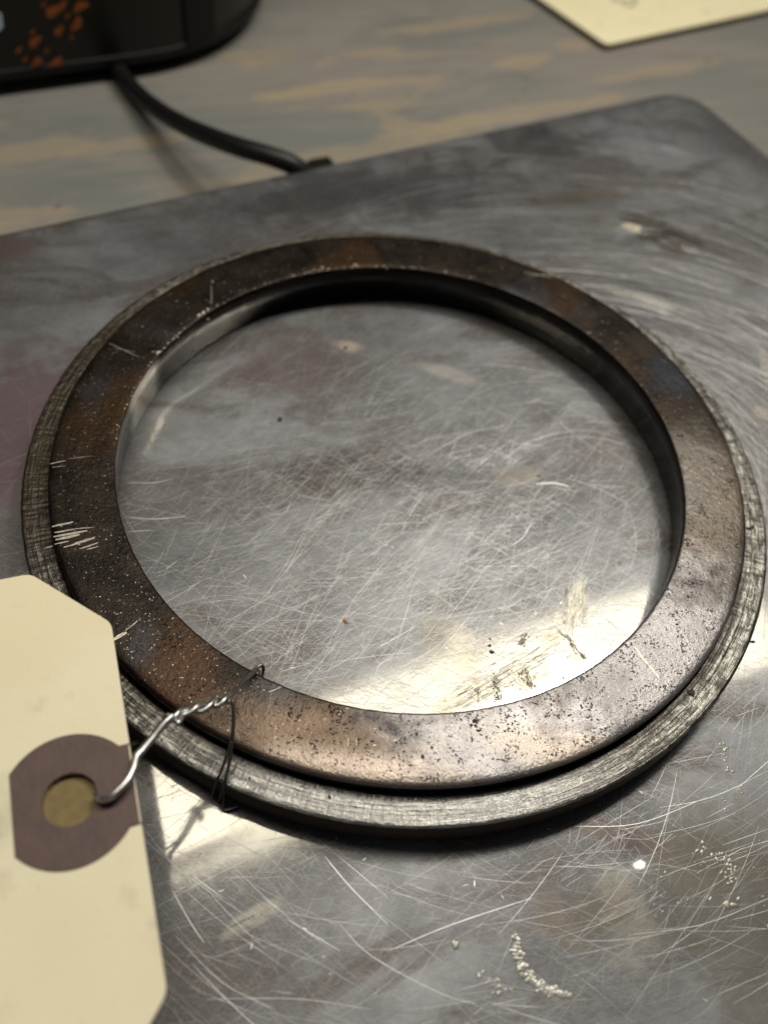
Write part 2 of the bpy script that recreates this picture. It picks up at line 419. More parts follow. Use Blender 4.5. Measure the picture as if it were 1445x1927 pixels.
me.vertices.add(len(V)); me.vertices.foreach_set('co', V.ravel())
me.loops.add(nq * 4 + nt * 3); me.loops.foreach_set('vertex_index', np.concatenate([quads.ravel(), tris.ravel()]).astype(np.int32))
me.polygons.add(nq + nt)
me.polygons.foreach_set('loop_start', np.concatenate([np.arange(nq) * 4, nq * 4 + np.arange(nt) * 3]).astype(np.int32))
me.polygons.foreach_set('use_smooth', np.ones(nq + nt, bool))
me.update(calc_edges=True); me.validate()
me.materials.append(M_plate)
o = bpy.data.objects.new('steel_sheet', me); sc.collection.objects.link(o); o.parent = plate
box('scale_housing', (PC.x, PC.y, (TZ - .14) / 2 - .0), PH - .35, PH - .35, (-.14 - TZ) / 2 - .004, M_black, plate, rot=PA, bev=.05)

# ---- scratches: thin ribbons of bare metal lying in the sheet
rng = random.Random(7)
class Ribbons:
    def __init__(s): s.v = []; s.f = []
    def add(s, pts, wdt, tilt=0.0, lift=.0006, taper=True):
        n = len(pts); b0 = len(s.v)
        for i, (x, y) in enumerate(pts):
            x0, y0 = pts[max(i - 1, 0)]; x1, y1 = pts[min(i + 1, n - 1)]
            dx, dy = x1 - x0, y1 - y0; L = math.hypot(dx, dy) or 1
            nx, ny = -dy / L, dx / L
            ww = wdt * .5 * (math.sin(math.pi * (i + .35) / (n - .3)) ** .5 if taper else 1)
            s.v.append((x + nx * ww, y + ny * ww, lift + tilt * ww)); s.v.append((x - nx * ww, y - ny * ww, lift - tilt * ww))
        for i in range(n - 1): s.f.append((b0 + 2 * i, b0 + 2 * i + 1, b0 + 2 * i + 3, b0 + 2 * i + 2))
    def build(s, name, mat, parent, zfun=None):
        a = np.array(s.v)
        if zfun is not None: a[:, 2] += zfun(a[:, 0], a[:, 1])
        o = mesh_obj(name, [tuple(q) for q in a], s.f, mat, parent, smooth=False)
        o['kind'] = 'stuff'; return o
def pathline(x, y, ang, L, curv, n=7):
    pts = []; a = ang
    for k in range(n):
        pts.append((x, y)); x += math.cos(a) * L / (n - 1); y += math.sin(a) * L / (n - 1); a += curv * L / (n - 1)
    return pts
def inplate(x, y):
    dx, dy = x - PC.x, y - PC.y; a = dx * ux + dy * uy; b = -dx * uy + dy * ux
    return abs(a) < PH - .1 and abs(b) < PH - .1
faint = Ribbons(); bright = Ribbons()
fld = lambda x, y: .5 + .5 * math.sin(2.3 * x + 1.3 * y + 1) * math.sin(1.9 * y - 1.1 * x)
# dense random fine scratches, thickest near the middle and front of the platter
for k in range(13000):
    if rng.random() < .55: x, y = rng.gauss(.05, .55), rng.gauss(-.25, .5)
    else: x, y = rng.uniform(-2.2, 2.2), rng.uniform(-2.1, 2.9)
    if not inplate(x, y): continue
    g = rng.choice([25, 40, 10, -25, 150, 60, 75, 33]) + rng.gauss(0, 12)
    L = min(.8, .03 + rng.expovariate(1 / .12))
    (bright if rng.random() < .07 else faint).add(pathline(x, y, math.radians(g), L, rng.gauss(0, .5), 5), rng.uniform(.0004, .0011), rng.uniform(-.12, .12))
# swirl marks around the right-hand part of the platter
for k in range(1900):
    cx, cy = .75 + rng.gauss(0, .25), .25 + rng.gauss(0, .3)
    R = abs(rng.gauss(1.15, .6)) + .2; a = math.radians(rng.gauss(75, 45)); L = rng.uniform(.08, .6)
    x, y = cx + R * math.cos(a), cy + R * math.sin(a)
    if not inplate(x, y): continue
    (bright if rng.random() < .10 else faint).add(pathline(x, y, a - math.pi / 2, L, -1 / R, 9), rng.uniform(.0004, .0014), rng.uniform(-.15, .15))
for k in range(1300):
    cx, cy = .80 + rng.gauss(0, .12), .15 + rng.gauss(0, .15)
    R = rng.uniform(.35, 2.3); a = math.radians(rng.gauss(72, 30)); L = rng.uniform(.12, .9)
    x, y = cx + R * math.cos(a), cy + R * math.sin(a)
    if not inplate(x, y): continue
    (bright if rng.random() < .7 else faint).add(pathline(x, y, a - math.pi / 2 + rng.gauss(0, .06), L, -1 / R, 9), rng.uniform(.0008, .0036) * (1 if R > 1 else .45), rng.uniform(-.15, .15))
# swirls in front of the ring
for k in range(1400):
    cx, cy = .3 + rng.gauss(0, .4), -.2 + rng.gauss(0, .3)
    R = abs(rng.gauss(1.5, .35)) + .4; a = math.radians(rng.gauss(-85, 38)); L = rng.uniform(.06, .45)
    x, y = cx + R * math.cos(a), cy + R * math.sin(a)
    if not inplate(x, y): continue
    (bright if rng.random() < .12 else faint).add(pathline(x, y, a + math.pi / 2 + rng.gauss(0, .15), L, 1 / R, 9), rng.uniform(.0004, .0012), rng.uniform(-.15, .15))
# individual scratches that stand out
def px_line(pp, wdt, rb=bright):
    P = [at(*q) for q in pp]
    if len(P) == 2: pts = [(P[0].x + (P[1].x - P[0].x) * k / 5, P[0].y + (P[1].y - P[0].y) * k / 5) for k in range(6)]
    else:
        _, _, Q = tube_data([(p.x, p.y, 0) for p in P], .01, 3, 5, False); pts = [(q.x, q.y) for q in Q]
    rb.add(pts, wdt, 0)
for pp, wd in (([(235, 972), (290, 976), (350, 971)], .006), ([(237, 907), (290, 908), (325, 900)], .006), ([(240, 1000), (290, 997)], .004),
               ([(958, 1030), (985, 1010), (1000, 980)], .005), ([(1008, 912), (1040, 910), (1070, 916)], .009), ([(1085, 905), (1135, 925), (1190, 955)], .003),
               ([(555, 920), (540, 960), (525, 968), (500, 965)], .003), ([(700, 1335), (712, 1300), (745, 1288)], .004), ([(705, 1275), (715, 1250), (750, 1235)], .003),
               ([(710, 1220), (780, 1180)], .004), ([(385, 860), (500, 850), (620, 857)], .003), ([(550, 700), (420, 750), (330, 790)], .003),
               ([(730, 1790), (850, 1740), (1000, 1690)], .006), ([(610, 1610), (660, 1670), (730, 1740)], .006), ([(325, 1675), (355, 1730), (385, 1775)], .005),
               ([(365, 1650), (420, 1690)], .004), ([(1080, 1555), (1200, 1550), (1330, 1500)], .004), ([(1240, 1520), (1340, 1500), (1445, 1450)], .003),
               ([(650, 1150), (760, 1165), (830, 1130)], .0025), ([(300, 1150), (420, 1120), (560, 1150), (760, 1190)], .0025),
               ([(880, 380), (1100, 330), (1330, 360), (1445, 400)], .004), ([(830, 780), (960, 720), (1110, 735)], .004), ([(800, 860), (900, 810), (1010, 800)], .004),
               ([(940, 870), (1000, 830), (1100, 810), (1180, 830)], .004), ([(900, 690), (1000, 670), (1080, 672)], .003), ([(1290, 690), (1380, 700), (1445, 730)], .004),
               ([(1150, 620), (1300, 610), (1445, 660)], .004), ([(980, 520), (1150, 455), (1330, 480), (1445, 530)], .004), ([(1040, 560), (1200, 520), (1445, 590)], .004),
               ([(1120, 470), (1250, 430), (1445, 470)], .003), ([(870, 430), (1050, 385), (1250, 400)], .003), ([(900, 590), (1010, 520), (1180, 500)], .0),
               ([(1360, 1590), (1445, 1560)], .003), ([(1180, 1760), (1320, 1740), (1445, 1690)], .004), ([(1330, 1880), (1445, 1830)], .004),
               ([(330, 1760), (420, 1850), (520, 1900)], .003), ([(390, 1880), (560, 1880), (700, 1900)], .003), ([(640, 1740), (700, 1800), (830, 1870), (900, 1890)], .004),
               ([(540, 1730), (640, 1790)], .005)):
    if wd: px_line(pp, wd * (.85 if pp[0][0] < 330 and pp[0][1] < 1010 or wd > .008 else .5))
# hairline cluster at lower left of the ring's inside
for k in range(420):
    p = at(rng.gauss(560, 190), rng.uniform(960, 1320)); g = rng.choice([32, 50, 15, 70]) + rng.gauss(0, 8)
    if math.hypot(p.x, p.y) > .95: continue
    (bright if rng.random() < .3 else faint).add(pathline(p.x, p.y, math.radians(g), rng.uniform(.06, .4), rng.gauss(0, .4), 5), rng.uniform(.0005, .0013), 0)
# nicks
for k in range(70):
    p = at(rng.uniform(250, 1400), rng.uniform(480, 1900)); bright.add(pathline(p.x, p.y, rng.uniform(0, 6.3), rng.uniform(.006, .018), 0, 3), rng.uniform(.002, .005), 0)
faint.build('fine_scratches', M_scf, plate, plate_h)
bright.build('bright_scratches', M_scr, plate, plate_h)

# ---- dried glue droplets and paste stuck to the platter
def blobs(name, items, mat, parent, seed=1, zfun=plate_h, flat=.45):
    rg = random.Random(seed); V = []; F = []
    for (x, y, r) in items:
        b = len(V); n = 10; el = rg.uniform(.75, 1.35); ro = rg.uniform(0, 3.1)
        z0 = float(zfun(x, y)) if zfun else 0
        for j_, (rr, zz) in enumerate(((1, -.1), (.93, .35), (.7, .72), (.38, .94))):
            for i_ in range(n):
                a = 2 * math.pi * i_ / n; q = r * rr * (1 + .12 * math.sin(2 * a + x * 90) + .07 * math.sin(3 * a + y * 70))
                X, Y = q * math.cos(a) * el, q * math.sin(a) / el
                V.append((x + X * math.cos(ro) - Y * math.sin(ro), y + X * math.sin(ro) + Y * math.cos(ro), z0 + r * flat * zz))
        V.append((x, y, z0 + r * flat))
        for j_ in range(3):
            for i_ in range(n):
                k2 = (i_ + 1) % n; F.append((b + j_ * n + i_, b + j_ * n + k2, b + (j_ + 1) * n + k2, b + (j_ + 1) * n + i_))
        for i_ in range(n): F.append((b + 3 * n + i_, b + 3 * n + (i_ + 1) % n, b + 4 * n))
    o = mesh_obj(name, V, F, mat, parent); o['kind'] = 'stuff'; return o
its = []
for pp, n, sp_, r0, r1 in (([(1322, 1592), (1350, 1608), (1370, 1625), (1378, 1650)], 34, 7, .005, .013), ([(1355, 1640), (1372, 1665), (1382, 1650)], 10, 4, .006, .012),
                           ([(1365, 1698), (1385, 1695)], 5, 4, .010, .02), ([(1270, 1690), (1285, 1705)], 7, 8, .004, .008), ([(1360, 1400), (1368, 1445)], 16, 6, .004, .010),
                           ([(1392, 1480), (1398, 1512)], 8, 4, .004, .008), ([(1360, 1480), (1367, 1530)], 8, 4, .004, .007), ([(1300, 1620), (1345, 1625)], 10, 8, .003, .006),
                           ([(1415, 1570), (1440, 1740)], 8, 14, .004, .008), ([(1215, 1620), (1240, 1720)], 8, 10, .004, .007),
                           ([(850, 1775), (870, 1785)], 3, 2, .012, .018), ([(1018, 820), (1080, 870)], 0, 3, .004, .007)):
    for k in range(n):
        f = rng.random() * (len(pp) - 1); i_ = int(f); f -= i_
        x = pp[i_][0] * (1 - f) + pp[i_ + 1][0] * f + rng.gauss(0, sp_); y = pp[i_][1] * (1 - f) + pp[i_ + 1][1] * f + rng.gauss(0, sp_)
        p = at(x, y); its.append((p.x, p.y, rng.uniform(r0, r1) * .62))
blobs('glue_droplets', its, M_blob, plate, 2, flat=.17)
its = []
for pp, n, sp_, r0, r1 in (([(975, 1765), (972, 1790), (985, 1820), (1000, 1845), (1030, 1865), (1070, 1873)], 150, 4.2, .003, .010),
                           ([(905, 1835), (935, 1855), (950, 1862)], 22, 6, .002, .007), ([(480, 1722), (520, 1705)], 16, 3, .002, .005), ([(900, 1300), (960, 1280), (990, 1275)], 40, 9, .001, .004)):
    for k in range(n):
        f = rng.random() * (len(pp) - 1); i_ = int(f); f -= i_
        x = pp[i_][0] * (1 - f) + pp[i_ + 1][0] * f + rng.gauss(0, sp_); y = pp[i_][1] * (1 - f) + pp[i_ + 1][1] * f + rng.gauss(0, sp_)
        p = at(x, y); its.append((p.x, p.y, rng.uniform(r0, r1)))
blobs('cream_paste_smear', its, M_residue, plate, 3, flat=.16)
its = []
for x, y, r in ((527, 789, .011), (921, 1215, .006), (925, 1227, .008), (922, 1203, .004), (1013, 897, .005), (650, 655, .008), (1300, 1385, 0), (812, 1140, 0), (345, 1665, 0)):
    if r: p = at(x, y); its.append((p.x, p.y, r))
for k in range(24):
    p = at(rng.uniform(930, 1010), rng.uniform(1280, 1310)); 
    if math.hypot(p.x, p.y) < .98 and rng.random() < .5: its.append((p.x, p.y, rng.uniform(.001, .0024)))
for k in range(14): its.append((at(932 + rng.gauss(0, 3), 1268 + k * 4).x, at(932, 1268 + k * 4).y, rng.uniform(.002, .004)))
its = [q for q in its if math.hypot(q[0], q[1]) < .985]
blobs('grit_specks', its, M_grit, plate, 4)
# brushed-on residue: brown and cream strokes inside the near right of the ring
brown = Ribbons(); cream = Ribbons()
def strokes(rb, a_, b_, n, spread, ln, wd, zz=.0012):
    for k in range(n):
        f = rng.random(); x = a_[0] + (b_[0] - a_[0]) * f; y = a_[1] + (b_[1] - a_[1]) * f
        dx, dy = b_[0] - a_[0], b_[1] - a_[1]; L_ = math.hypot(dx, dy); nx, ny = -dy / L_, dx / L_
        o_ = rng.gauss(0, spread); x += nx * o_; y += ny * o_; h_ = rng.uniform(.3, 1) * ln / 2
        p0, p1 = at(x - dx / L_ * h_, y - dy / L_ * h_), at(x + dx / L_ * h_, y + dy / L_ * h_)
        if max(math.hypot(p0.x, p0.y), math.hypot(p1.x, p1.y)) > .985: continue
        rb.add([(p0.x + (p1.x - p0.x) * q / 4 + rng.gauss(0, .0012), p0.y + (p1.y - p0.y) * q / 4 + rng.gauss(0, .0012)) for q in range(5)], wd * rng.uniform(.4, 1.3), 0, zz)
strokes(brown, (860, 1325), (1055, 1205), 60, 12, 40, .0016); strokes(brown, (1050, 1185), (1100, 1238), 34, 3, 16, .0026)
strokes(brown, (985, 1262), (1002, 1295), 60, 6, 8, .0028); strokes(brown, (930, 1275), (940, 1318), 34, 3, 7, .0026); strokes(brown, (897, 1295), (903, 1320), 20, 3, 7, .0024)
strokes(brown, (975, 1212), (992, 1196), 30, 4, 8, .0040); strokes(brown, (1062, 1180), (1066, 1110), 14, 2, 22, .0016); strokes(brown, (1100, 1100), (1088, 1175), 16, 3, 20, .0016)
strokes(cream, (1070, 1180), (1088, 1098), 70, 9, 36, .0032, .0009); strokes(cream, (1098, 1175), (1103, 1120), 26, 4, 26, .0028, .0009)
strokes(cream, (880, 1240), (905, 1195), 50, 12, 9, .0026, .0009); strokes(cream, (770, 1262), (800, 1250), 10, 5, 20, .003, .0009)
strokes(cream, (860, 1300), (1050, 1195), 60, 14, 50, .0022, .0008)
brown.build('brown_residue_strokes', mat_simple('dry brown residue', (.24, .19, .10), 0, .6, 60, .4, .003), plate, plate_h)
cream.build('cream_residue_strokes', mat_simple('dry cream residue', (.46, .45, .38), .2, .4, 60, .4, .003), plate, plate_h)
p = at(649, 1169); b = blobs('rust_crumb', [(p.x, p.y, .009), (p.x + .006, p.y - .004, .005)], M_rust, plate, 5); del b['kind']

# ---------------------------------------------------------------- the ring
RO, RS, HT, HF = 1.3137, 1.2163, .1818, .1220
def lathe(name, prof, mat, parent, n=360, closed=True, wob=None, mats=None):
    V = []; F = []; m = len(prof)
    for i_ in range(n):
        a = 2 * math.pi * i_ / n
        for k, (r, z) in enumerate(prof):
            dr, dz = wob(a, k, r, z) if wob else (0, 0)
            V.append(((r + dr) * math.cos(a), (r + dr) * math.sin(a), z + dz))
    for i_ in range(n):
        i2 = (i_ + 1) % n
        for k in range(m if closed else m - 1):
            k2 = (k + 1) % m
            F.append((i_ * m + k, i2 * m + k, i2 * m + k2, i_ * m + k2))
    o = mesh_obj(name, V, F, mat, parent)
    if mats:
        for mm in mats[0]: o.data.materials.append(mm)
        idx = np.zeros(len(F), np.int32); idx_k = [mats[1](k) for k in range(m)]
        for fi in range(len(F)): idx[fi] = idx_k[fi % m]
        o.data.polygons.foreach_set('material_index', idx)
    return o
ring = empty('steel_ring', (0, 0, 0), 'heavy worn steel ring with a raised dark face and a lower ridged outer lip', 'metal ring')
nr_ = random.Random(3)
ph = [nr_.uniform(0, 6.28) for _ in range(24)]
def nz1(a, f0, s): return sum(math.sin(a * (f0 + 7 * q) + ph[(q + s) % 24]) for q in range(5)) / 5
G = .0035   # the ring rests on the high spots of the sheet
def wob_r(a, k, r, z):
    amp = .0012 if k in (2, 3, 4) else .0004
    return amp * nz1(a, 37, 3) + .0010 * nz1(a, 90, 8) * (k in (3, 4)), .0006 * nz1(a, 23, 11) * (z > .15)
prof = [(1.022, G), (1.010, G + .006), (1.008, .085), (1.004, .090), (.9985, .094), (.9975, .170), (1.0, HT - .0035), (1.0035, HT - .0008), (1.008, HT)]
prof += [(1.04, HT + .0004), (1.09, HT + .0006), (1.14, HT + .0006), (1.185, HT + .0001), (1.203, HT - .0010)]
prof += [(1.211, HT - .0040), (1.2155, HT - .0095), (RS, HT - .018), (RS, .106), (1.19, .104), (1.15, .100), (1.15, G)]
def wob_in(a, k, r, z):
    if 4 <= k <= 8: return .0009 * nz1(a, 61, 3) + .0007 * nz1(a, 140, 8), .0005 * nz1(a, 23, 11)
    return 0, 0
lathe('raised_face', prof, M_raised, ring, 540, True, wob_in, ([M_bore], lambda k: 1 if (k < 6 or k >= 16) else 0))  # step wall takes the dark bore colour to deepen the gap's shadow
prof = [(1.152, G + .0), (1.152, .104), (1.19, .1075), (1.213, HF - .008), (1.2200, HF - .002)]
for q in range(16): prof.append((1.2225 + q * .0053, HF + (.0016 if q % 2 else -.0014) * (1 if q < 6 else .45)))
prof += [(1.3065, HF - .0015), (1.3115, HF - .0045), (RO, HF - .010), (RO + .001, .06), (1.311, .018), (1.303, G)]
def wob_f(a, k, r, z):
    if k > len(prof) - 9: return .0011 * nz1(a, 71, 5) + .0009 * nz1(a, 170, 2), .0016 * nz1(a, 150, 9) * (z > .1) * (.35 + .65 * (math.cos(a - 3.0) > .4))
    return 0, .0006 * nz1(a, 110, 3) * (z > .11)
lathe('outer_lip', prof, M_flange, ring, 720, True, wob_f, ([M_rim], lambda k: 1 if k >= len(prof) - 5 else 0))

# bare-metal scratches and chips on the ring
rs = Ribbons()
def rline(pp, wdt, z=HT + .0016):
    P = [at(*q, z) for q in pp]
    rs.add([(P[0].x + (P[-1].x - P[0].x) * k / 4 + rng.gauss(0, .0006), P[0].y + (P[-1].y - P[0].y) * k / 4 + rng.gauss(0, .0006)) for k in range(5)], wdt, 0, z)
for a_, b_, wd in (((95, 873), (124, 867), .004), ((130, 863), (175, 858), .0018), ((98, 991), (138, 982), .008), ((103, 1002), (140, 996), .006), ((101, 1010), (165, 999), .009), ((105, 1016), (150, 1006), .010),
                   ((104, 1024), (130, 1018), .005), ((120, 1030), (178, 1013), .006), ((140, 1022), (180, 1010), .004), ((150, 1033), (186, 1021), .005), ((163, 1034), (186, 1028), .004), ((84, 1032), (100, 1027), .003), ((130, 996), (178, 992), .003),
                   ((212, 1205), (238, 1190), .012), ((236, 1188), (262, 1166), .003), ((205, 645), (262, 672), .003), ((215, 655), (255, 662), .0022),
                   ((1192, 1216), (1218, 1250), .0075), ((1218, 1250), (1240, 1276), .0075), ((1250, 1283), (1256, 1291), .004), ((655, 1388), (655, 1406), .0014), ((670, 1388), (671, 1404), .0014),
                   ((398, 535), (398, 572), .003), ((505, 1303), (530, 1292), .0022), ((98, 880), (125, 876), .002), ((985, 512), (1040, 522), .004), ((995, 520), (1035, 516), .003)):
    rline((a_, b_), wd)
for k in range(140):
    a = rng.gauss(math.radians(198), .45); r = rng.uniform(1.02, 1.19)
    rs.add(pathline(r * math.cos(a), r * math.sin(a), rng.gauss(.15, .35), rng.uniform(.002, .008), 0, 3), rng.uniform(.0007, .0018), 0, HT + .0015)
for k in range(110):
    a = rng.gauss(math.radians(232), .22); r = rng.uniform(1.02, 1.19)
    rs.add(pathline(r * math.cos(a), r * math.sin(a), rng.uniform(0, 3.1), rng.uniform(.002, .006), 0, 3), rng.uniform(.0012, .0026), 0, HT + .0015)
rs.build('bare_scratches', M_rsc, ring)
its = []
for x, y, r in ((383, 588, .010), (375, 593, .009), (391, 582, .008), (298, 663, .009), (606, 503, .007), (668, 498, .007), (672, 500, .005), (590, 506, .004), (400, 530, .006), (392, 600, .004), (335, 634, .004), (885, 521, .004), (760, 502, .003), (728, 505, .003)):
    p = at(x, y, HT); its.append((p.x, p.y, r))
for k in range(60):
    a = rng.uniform(1.5, 3.3); r = 1.004 + abs(rng.gauss(0, .004)); its.append((r * math.cos(a), r * math.sin(a), rng.uniform(.002, .0045)))
blobs('burrs', its, M_rsc, ring, 8, lambda x, y: HT - .001, .5)
its = []
for x, y, r in ((1301, 1304, .011), (1296, 1304, .007), (1408, 995, .008), (1415, 992, .007), (1420, 997, .004), (893, 1357, .007), (886, 1365, .005), (900, 1375, .006), (700, 1395, .005), (795, 1424, .006), (905, 1383, .004), (950, 1376, .004), (1273, 1175, .005), (470, 1465, .004), (1415, 1208, .007), (620, 1500, .005), (1060, 1276, .004), (1105, 1272, .004)):
    p = at(x, y, HT); rr = math.hypot(p.x, p.y); z = HT if rr < RS else HF
    p = at(x, y, z); its.append((p.x, p.y, r, z))
V_ = {HT: [q[:3] for q in its if q[3] == HT], HF: [q[:3] for q in its if q[3] == HF]}
blobs('grit_specks', V_[HT], M_grit, ring, 9, lambda x, y: HT, .4)
blobs('grit_specks', V_[HF], M_grit, ring, 10, lambda x, y: HF + .001, .4)

# ---------------------------------------------------------------- manila tag with wire
tag = empty('manila_tag', (0, 0, 0), 'cream manila shipping tag with brown reinforced hole tied to the ring by wire', 'tag')
HC = at(133, 1506, .40)                                   # hole centre
def tagz(x, y):                                            # the card tilts a little and bows
    dx, dy = x - HC.x, y - HC.y
    return .40 - .03 * dy + .02 * dx + .012 * math.sin(3 * dy) + .015 * dx * dx
def on_tag(px, py):
    z = .4
    for _ in range(6):
        p = at(px, py, z); z = tagz(p.x, p.y)
    return p
pa = on_tag(58, 1081); pb = on_tag(210, 1173); pc = on_tag(315, 1868); pd = on_tag(262, 1965)
ax = (on_tag(243, 1393) - on_tag(18, 1445)); ax.z = 0; ax = (pa - on_tag(-10, 1083)); 
lv = (pb - pc); lv.z = 0; lv.normalize(); lx = Vector((lv.y, -lv.x, 0))           # lx points to the tag's tied end
def loc2(p): d = p - HC; return (d.x * lx.x + d.y * lx.y, d.x * lv.x + d.y * lv.y)
a2, b2, c2_, d2 = loc2(pa), loc2(pb), loc2(pc), loc2(pd)
TL = -2.1
top_y = a2[1]; bot_y = d2[1]
def w3(u, v, dz=0):
    x = HC.x + lx.x * u + lv.x * v; y = HC.y + lx.y * u + lv.y * v
    return (x, y, tagz(x, y) + dz)
# outline with slightly rounded cut corners
def rounded(poly, r=.02, n=4):
    out = []
    for i_, p in enumerate(poly):
        p = Vector(p); a_ = Vector(poly[i_ - 1]) - p; b_ = Vector(poly[(i_ + 1) % len(poly)]) - p
        a_ = p + a_.normalized() * r; b_ = p + b_.normalized() * r
        for k in range(n + 1):
            t_ = k / n; out.append(tuple(a_ * (1 - t_) ** 2 + p * 2 * t_ * (1 - t_) + b_ * t_ * t_))
    return out
def holed_sheet(name, poly, hr, z0, z1, mat, parent, hn=48, jit=0):
    """flat sheet (2d outline in tag coordinates) with a round hole at the origin, given thickness"""
    bm = bmesh.new()
    ov = [bm.verts.new((p[0], p[1], 0)) for p in poly]
    rj = random.Random(4)
    hv = [bm.verts.new((hr * (1 + jit * rj.uniform(-1, 1)) * math.cos(2 * math.pi * k / hn), hr * (1 + jit * rj.uniform(-1, 1)) * math.sin(2 * math.pi * k / hn), 0)) for k in range(hn)]
    eds = [bm.edges.new((ov[k], ov[(k + 1) % len(ov)])) for k in range(len(ov))] + [bm.edges.new((hv[k], hv[(k + 1) % hn])) for k in range(hn)]
    bmesh.ops.triangle_fill(bm, edges=eds, use_beauty=True)
    # cut into strips so that the sheet can bow
    for k in range(1, 24):
        for nrm_, co_ in (((0, 1, 0), (0, -1.2 + k * .1, 0)), ((1, 0, 0), (-2.1 + k * .1, 0, 0))):
            bmesh.ops.bisect_plane(bm, geom=bm.verts[:] + bm.edges[:] + bm.faces[:], plane_co=co_, plane_no=nrm_)
    bmesh.ops.recalc_face_normals(bm, faces=bm.faces)
    for f in bm.faces:
        if f.normal.z < 0: f.normal_flip()
    ret = bmesh.ops.extrude_face_region(bm, geom=bm.faces[:])
    nv = {g for g in ret['geom'] if isinstance(g, bmesh.types.BMVert)}
    for v in bm.verts:
        x, y = v.co.x, v.co.y
        v.co = Vector(w3(x, y, z1 if v in nv else z0)) * S
    bmesh.ops.recalc_face_normals(bm, faces=bm.faces)
    me = bpy.data.meshes.new(name); bm.to_mesh(me); bm.free(); me.materials.append(mat)
    o = bpy.data.objects.new(name, me); sc.collection.objects.link(o); o.parent = parent
    return o
poly = [(TL, bot_y), d2, c2_, b2, a2, (TL, top_y)]
poly = [(TL, bot_y), (d2[0], bot_y), c2_, b2, (a2[0], top_y), (TL, top_y)]
# hole radius from its width in the picture
HR = (on_tag(187, 1500) - on_tag(80, 1508)).length / 2
holed_sheet('card', rounded(poly), HR, -.003, .003, M_tag, tag, jit=.01)
PR = (on_tag(130, 1376) - on_tag(130, 1628)).length / 2
sh = .5 * (on_tag(20, 1445) - on_tag(28, 1600)).length
s_l = loc2(on_tag(24, 1522))[0]; s_r = .5 * (b2[0] + c2_[0])
def patch_outline():
    pts = [(s_r - .003, -sh), (s_r - .003, sh)]
    a0 = math.asin(min(.99, sh * 1.02 / PR))
    pts.append((PR * math.cos(a0) + .05, sh))
    for k in range(21):
        a = a0 + (math.pi - 2 * a0) * k / 20; pts.append((PR * math.cos(a), PR * math.sin(a)))
    pts.append((s_l, sh)) ; pts.append((s_l, -sh))
    for k in range(21):
        a = math.pi + a0 + (math.pi - 2 * a0) * k / 20; pts.append((PR * math.cos(a), PR * math.sin(a)))
    pts.append((PR * math.cos(a0) + .05, -sh))
    return pts
po = patch_outline()
holed_sheet('reinforcing_patch', po, HR * .985, .0034, .0075, M_patch, tag, jit=.015)
holed_sheet('reinforcing_patch', po, HR * .985, -.0075, -.0034, M_patch, tag, jit=.015)

bk = [(HR * 1.5 * math.cos(2 * math.pi * k / 40), HR * 1.5 * math.sin(2 * math.pi * k / 40)) for k in range(40)]  # added disc, its colour standing for the dim plate seen through the hole
V = [w3(u, v, -.0165) for u, v in bk] + [w3(u, v, -.0125) for u, v in bk]
F = [tuple(range(40))[::-1], tuple(range(40, 80))] + [(k, (k + 1) % 40, 40 + (k + 1) % 40, 40 + k) for k in range(40)]
mesh_obj('hole_shade_disc', V, F, mat_simple('yellow brown hole shade', (.20, .145, .055), 0, .7, 40, .3, .003), tag, smooth=False)
wire = empty('tie_wire', (0, 0, 0), 'thin twisted galvanised wire hooked through the tag hole and looped over the ring', 'wire')
def W(name, pts, r, mat=M_wire, seg=10, sub=8):
    V, F, Q = tube_data([at(*p) for p in pts], r, seg, sub); return mesh_obj(name, V, F, mat, wire)
W('hook', [(181, 1496, .404), (184, 1500, .409), (188, 1503, .418), (197, 1504, .428), (215, 1495, .437), (238, 1472, .437), (252, 1445, .43), (257, 1425, .425), (268, 1412, .42), (290, 1385, .405), (308, 1362, .39), (325, 1347, .38)],
  lambda t_: .0100 if t_ > .08 else .0085)
# second strand: emerges from beneath the tag edge and joins the twist
W('under_strand', [(165, 1490, .375), (200, 1470, .36), (240, 1440, .37), (262, 1415, .395), (282, 1392, .395), (305, 1370, .375), (325, 1350, .365)], .0062, M_wire_dark)
# twisted pair
cl = [(318, 1352, .375), (345, 1341, .362), (370, 1334, .35), (395, 1326, .335), (415, 1319, .322), (432, 1314, .312)]
_, _, Q = tube_data([at(*p) for p in cl], .01, 3, 16, False)
for s_, mt in ((0, M_wire), (1, M_wire)):
    pts = []
    for i_, q in enumerate(Q):
        tg = (Q[min(i_ + 1, len(Q) - 1)] - Q[max(i_ - 1, 0)]).normalized(); n_ = tg.cross(Vector((0, 0, 1))).normalized(); b_ = n_.cross(tg)
        a = s_ * math.pi + i_ * .155; rr = .0090 * (.9 + .2 * math.sin(i_ * .21 + s_))
        pts.append(q + n_ * math.cos(a) * rr + b_ * math.sin(a) * rr)
    V, F, _ = tube_data(pts, .0074, 12, 2); mesh_obj('twisted_strand', V, F, mt, wire)
W('twist_end', [(322, 1348, .372), (330, 1355, .375), (336, 1360, .378), (342, 1352, .37)], .0062)
# front loop round the lip
W('loop_strand', [(428, 1316, .315), (434, 1318, .31), (439, 1330, .298), (440, 1352, .275), (438, 1385, .235), (435, 1412, .195), (431, 1440, .160), (424, 1469, .134), (418, 1490, .07), (412, 1508, .012)], .0052, M_wire_dark)
W('loop_strand', [(436, 1395, .222), (428, 1420, .188), (419, 1445, .155), (410, 1466, .133), (404, 1482, .075), (400, 1496, .015)], .0044, M_wire_dark)
W('loop_tail', [(423, 1484, .085), (421, 1505, .03), (421, 1522, .010), (430, 1524, .010), (448, 1517, .016)], .0042, M_wire_dark)
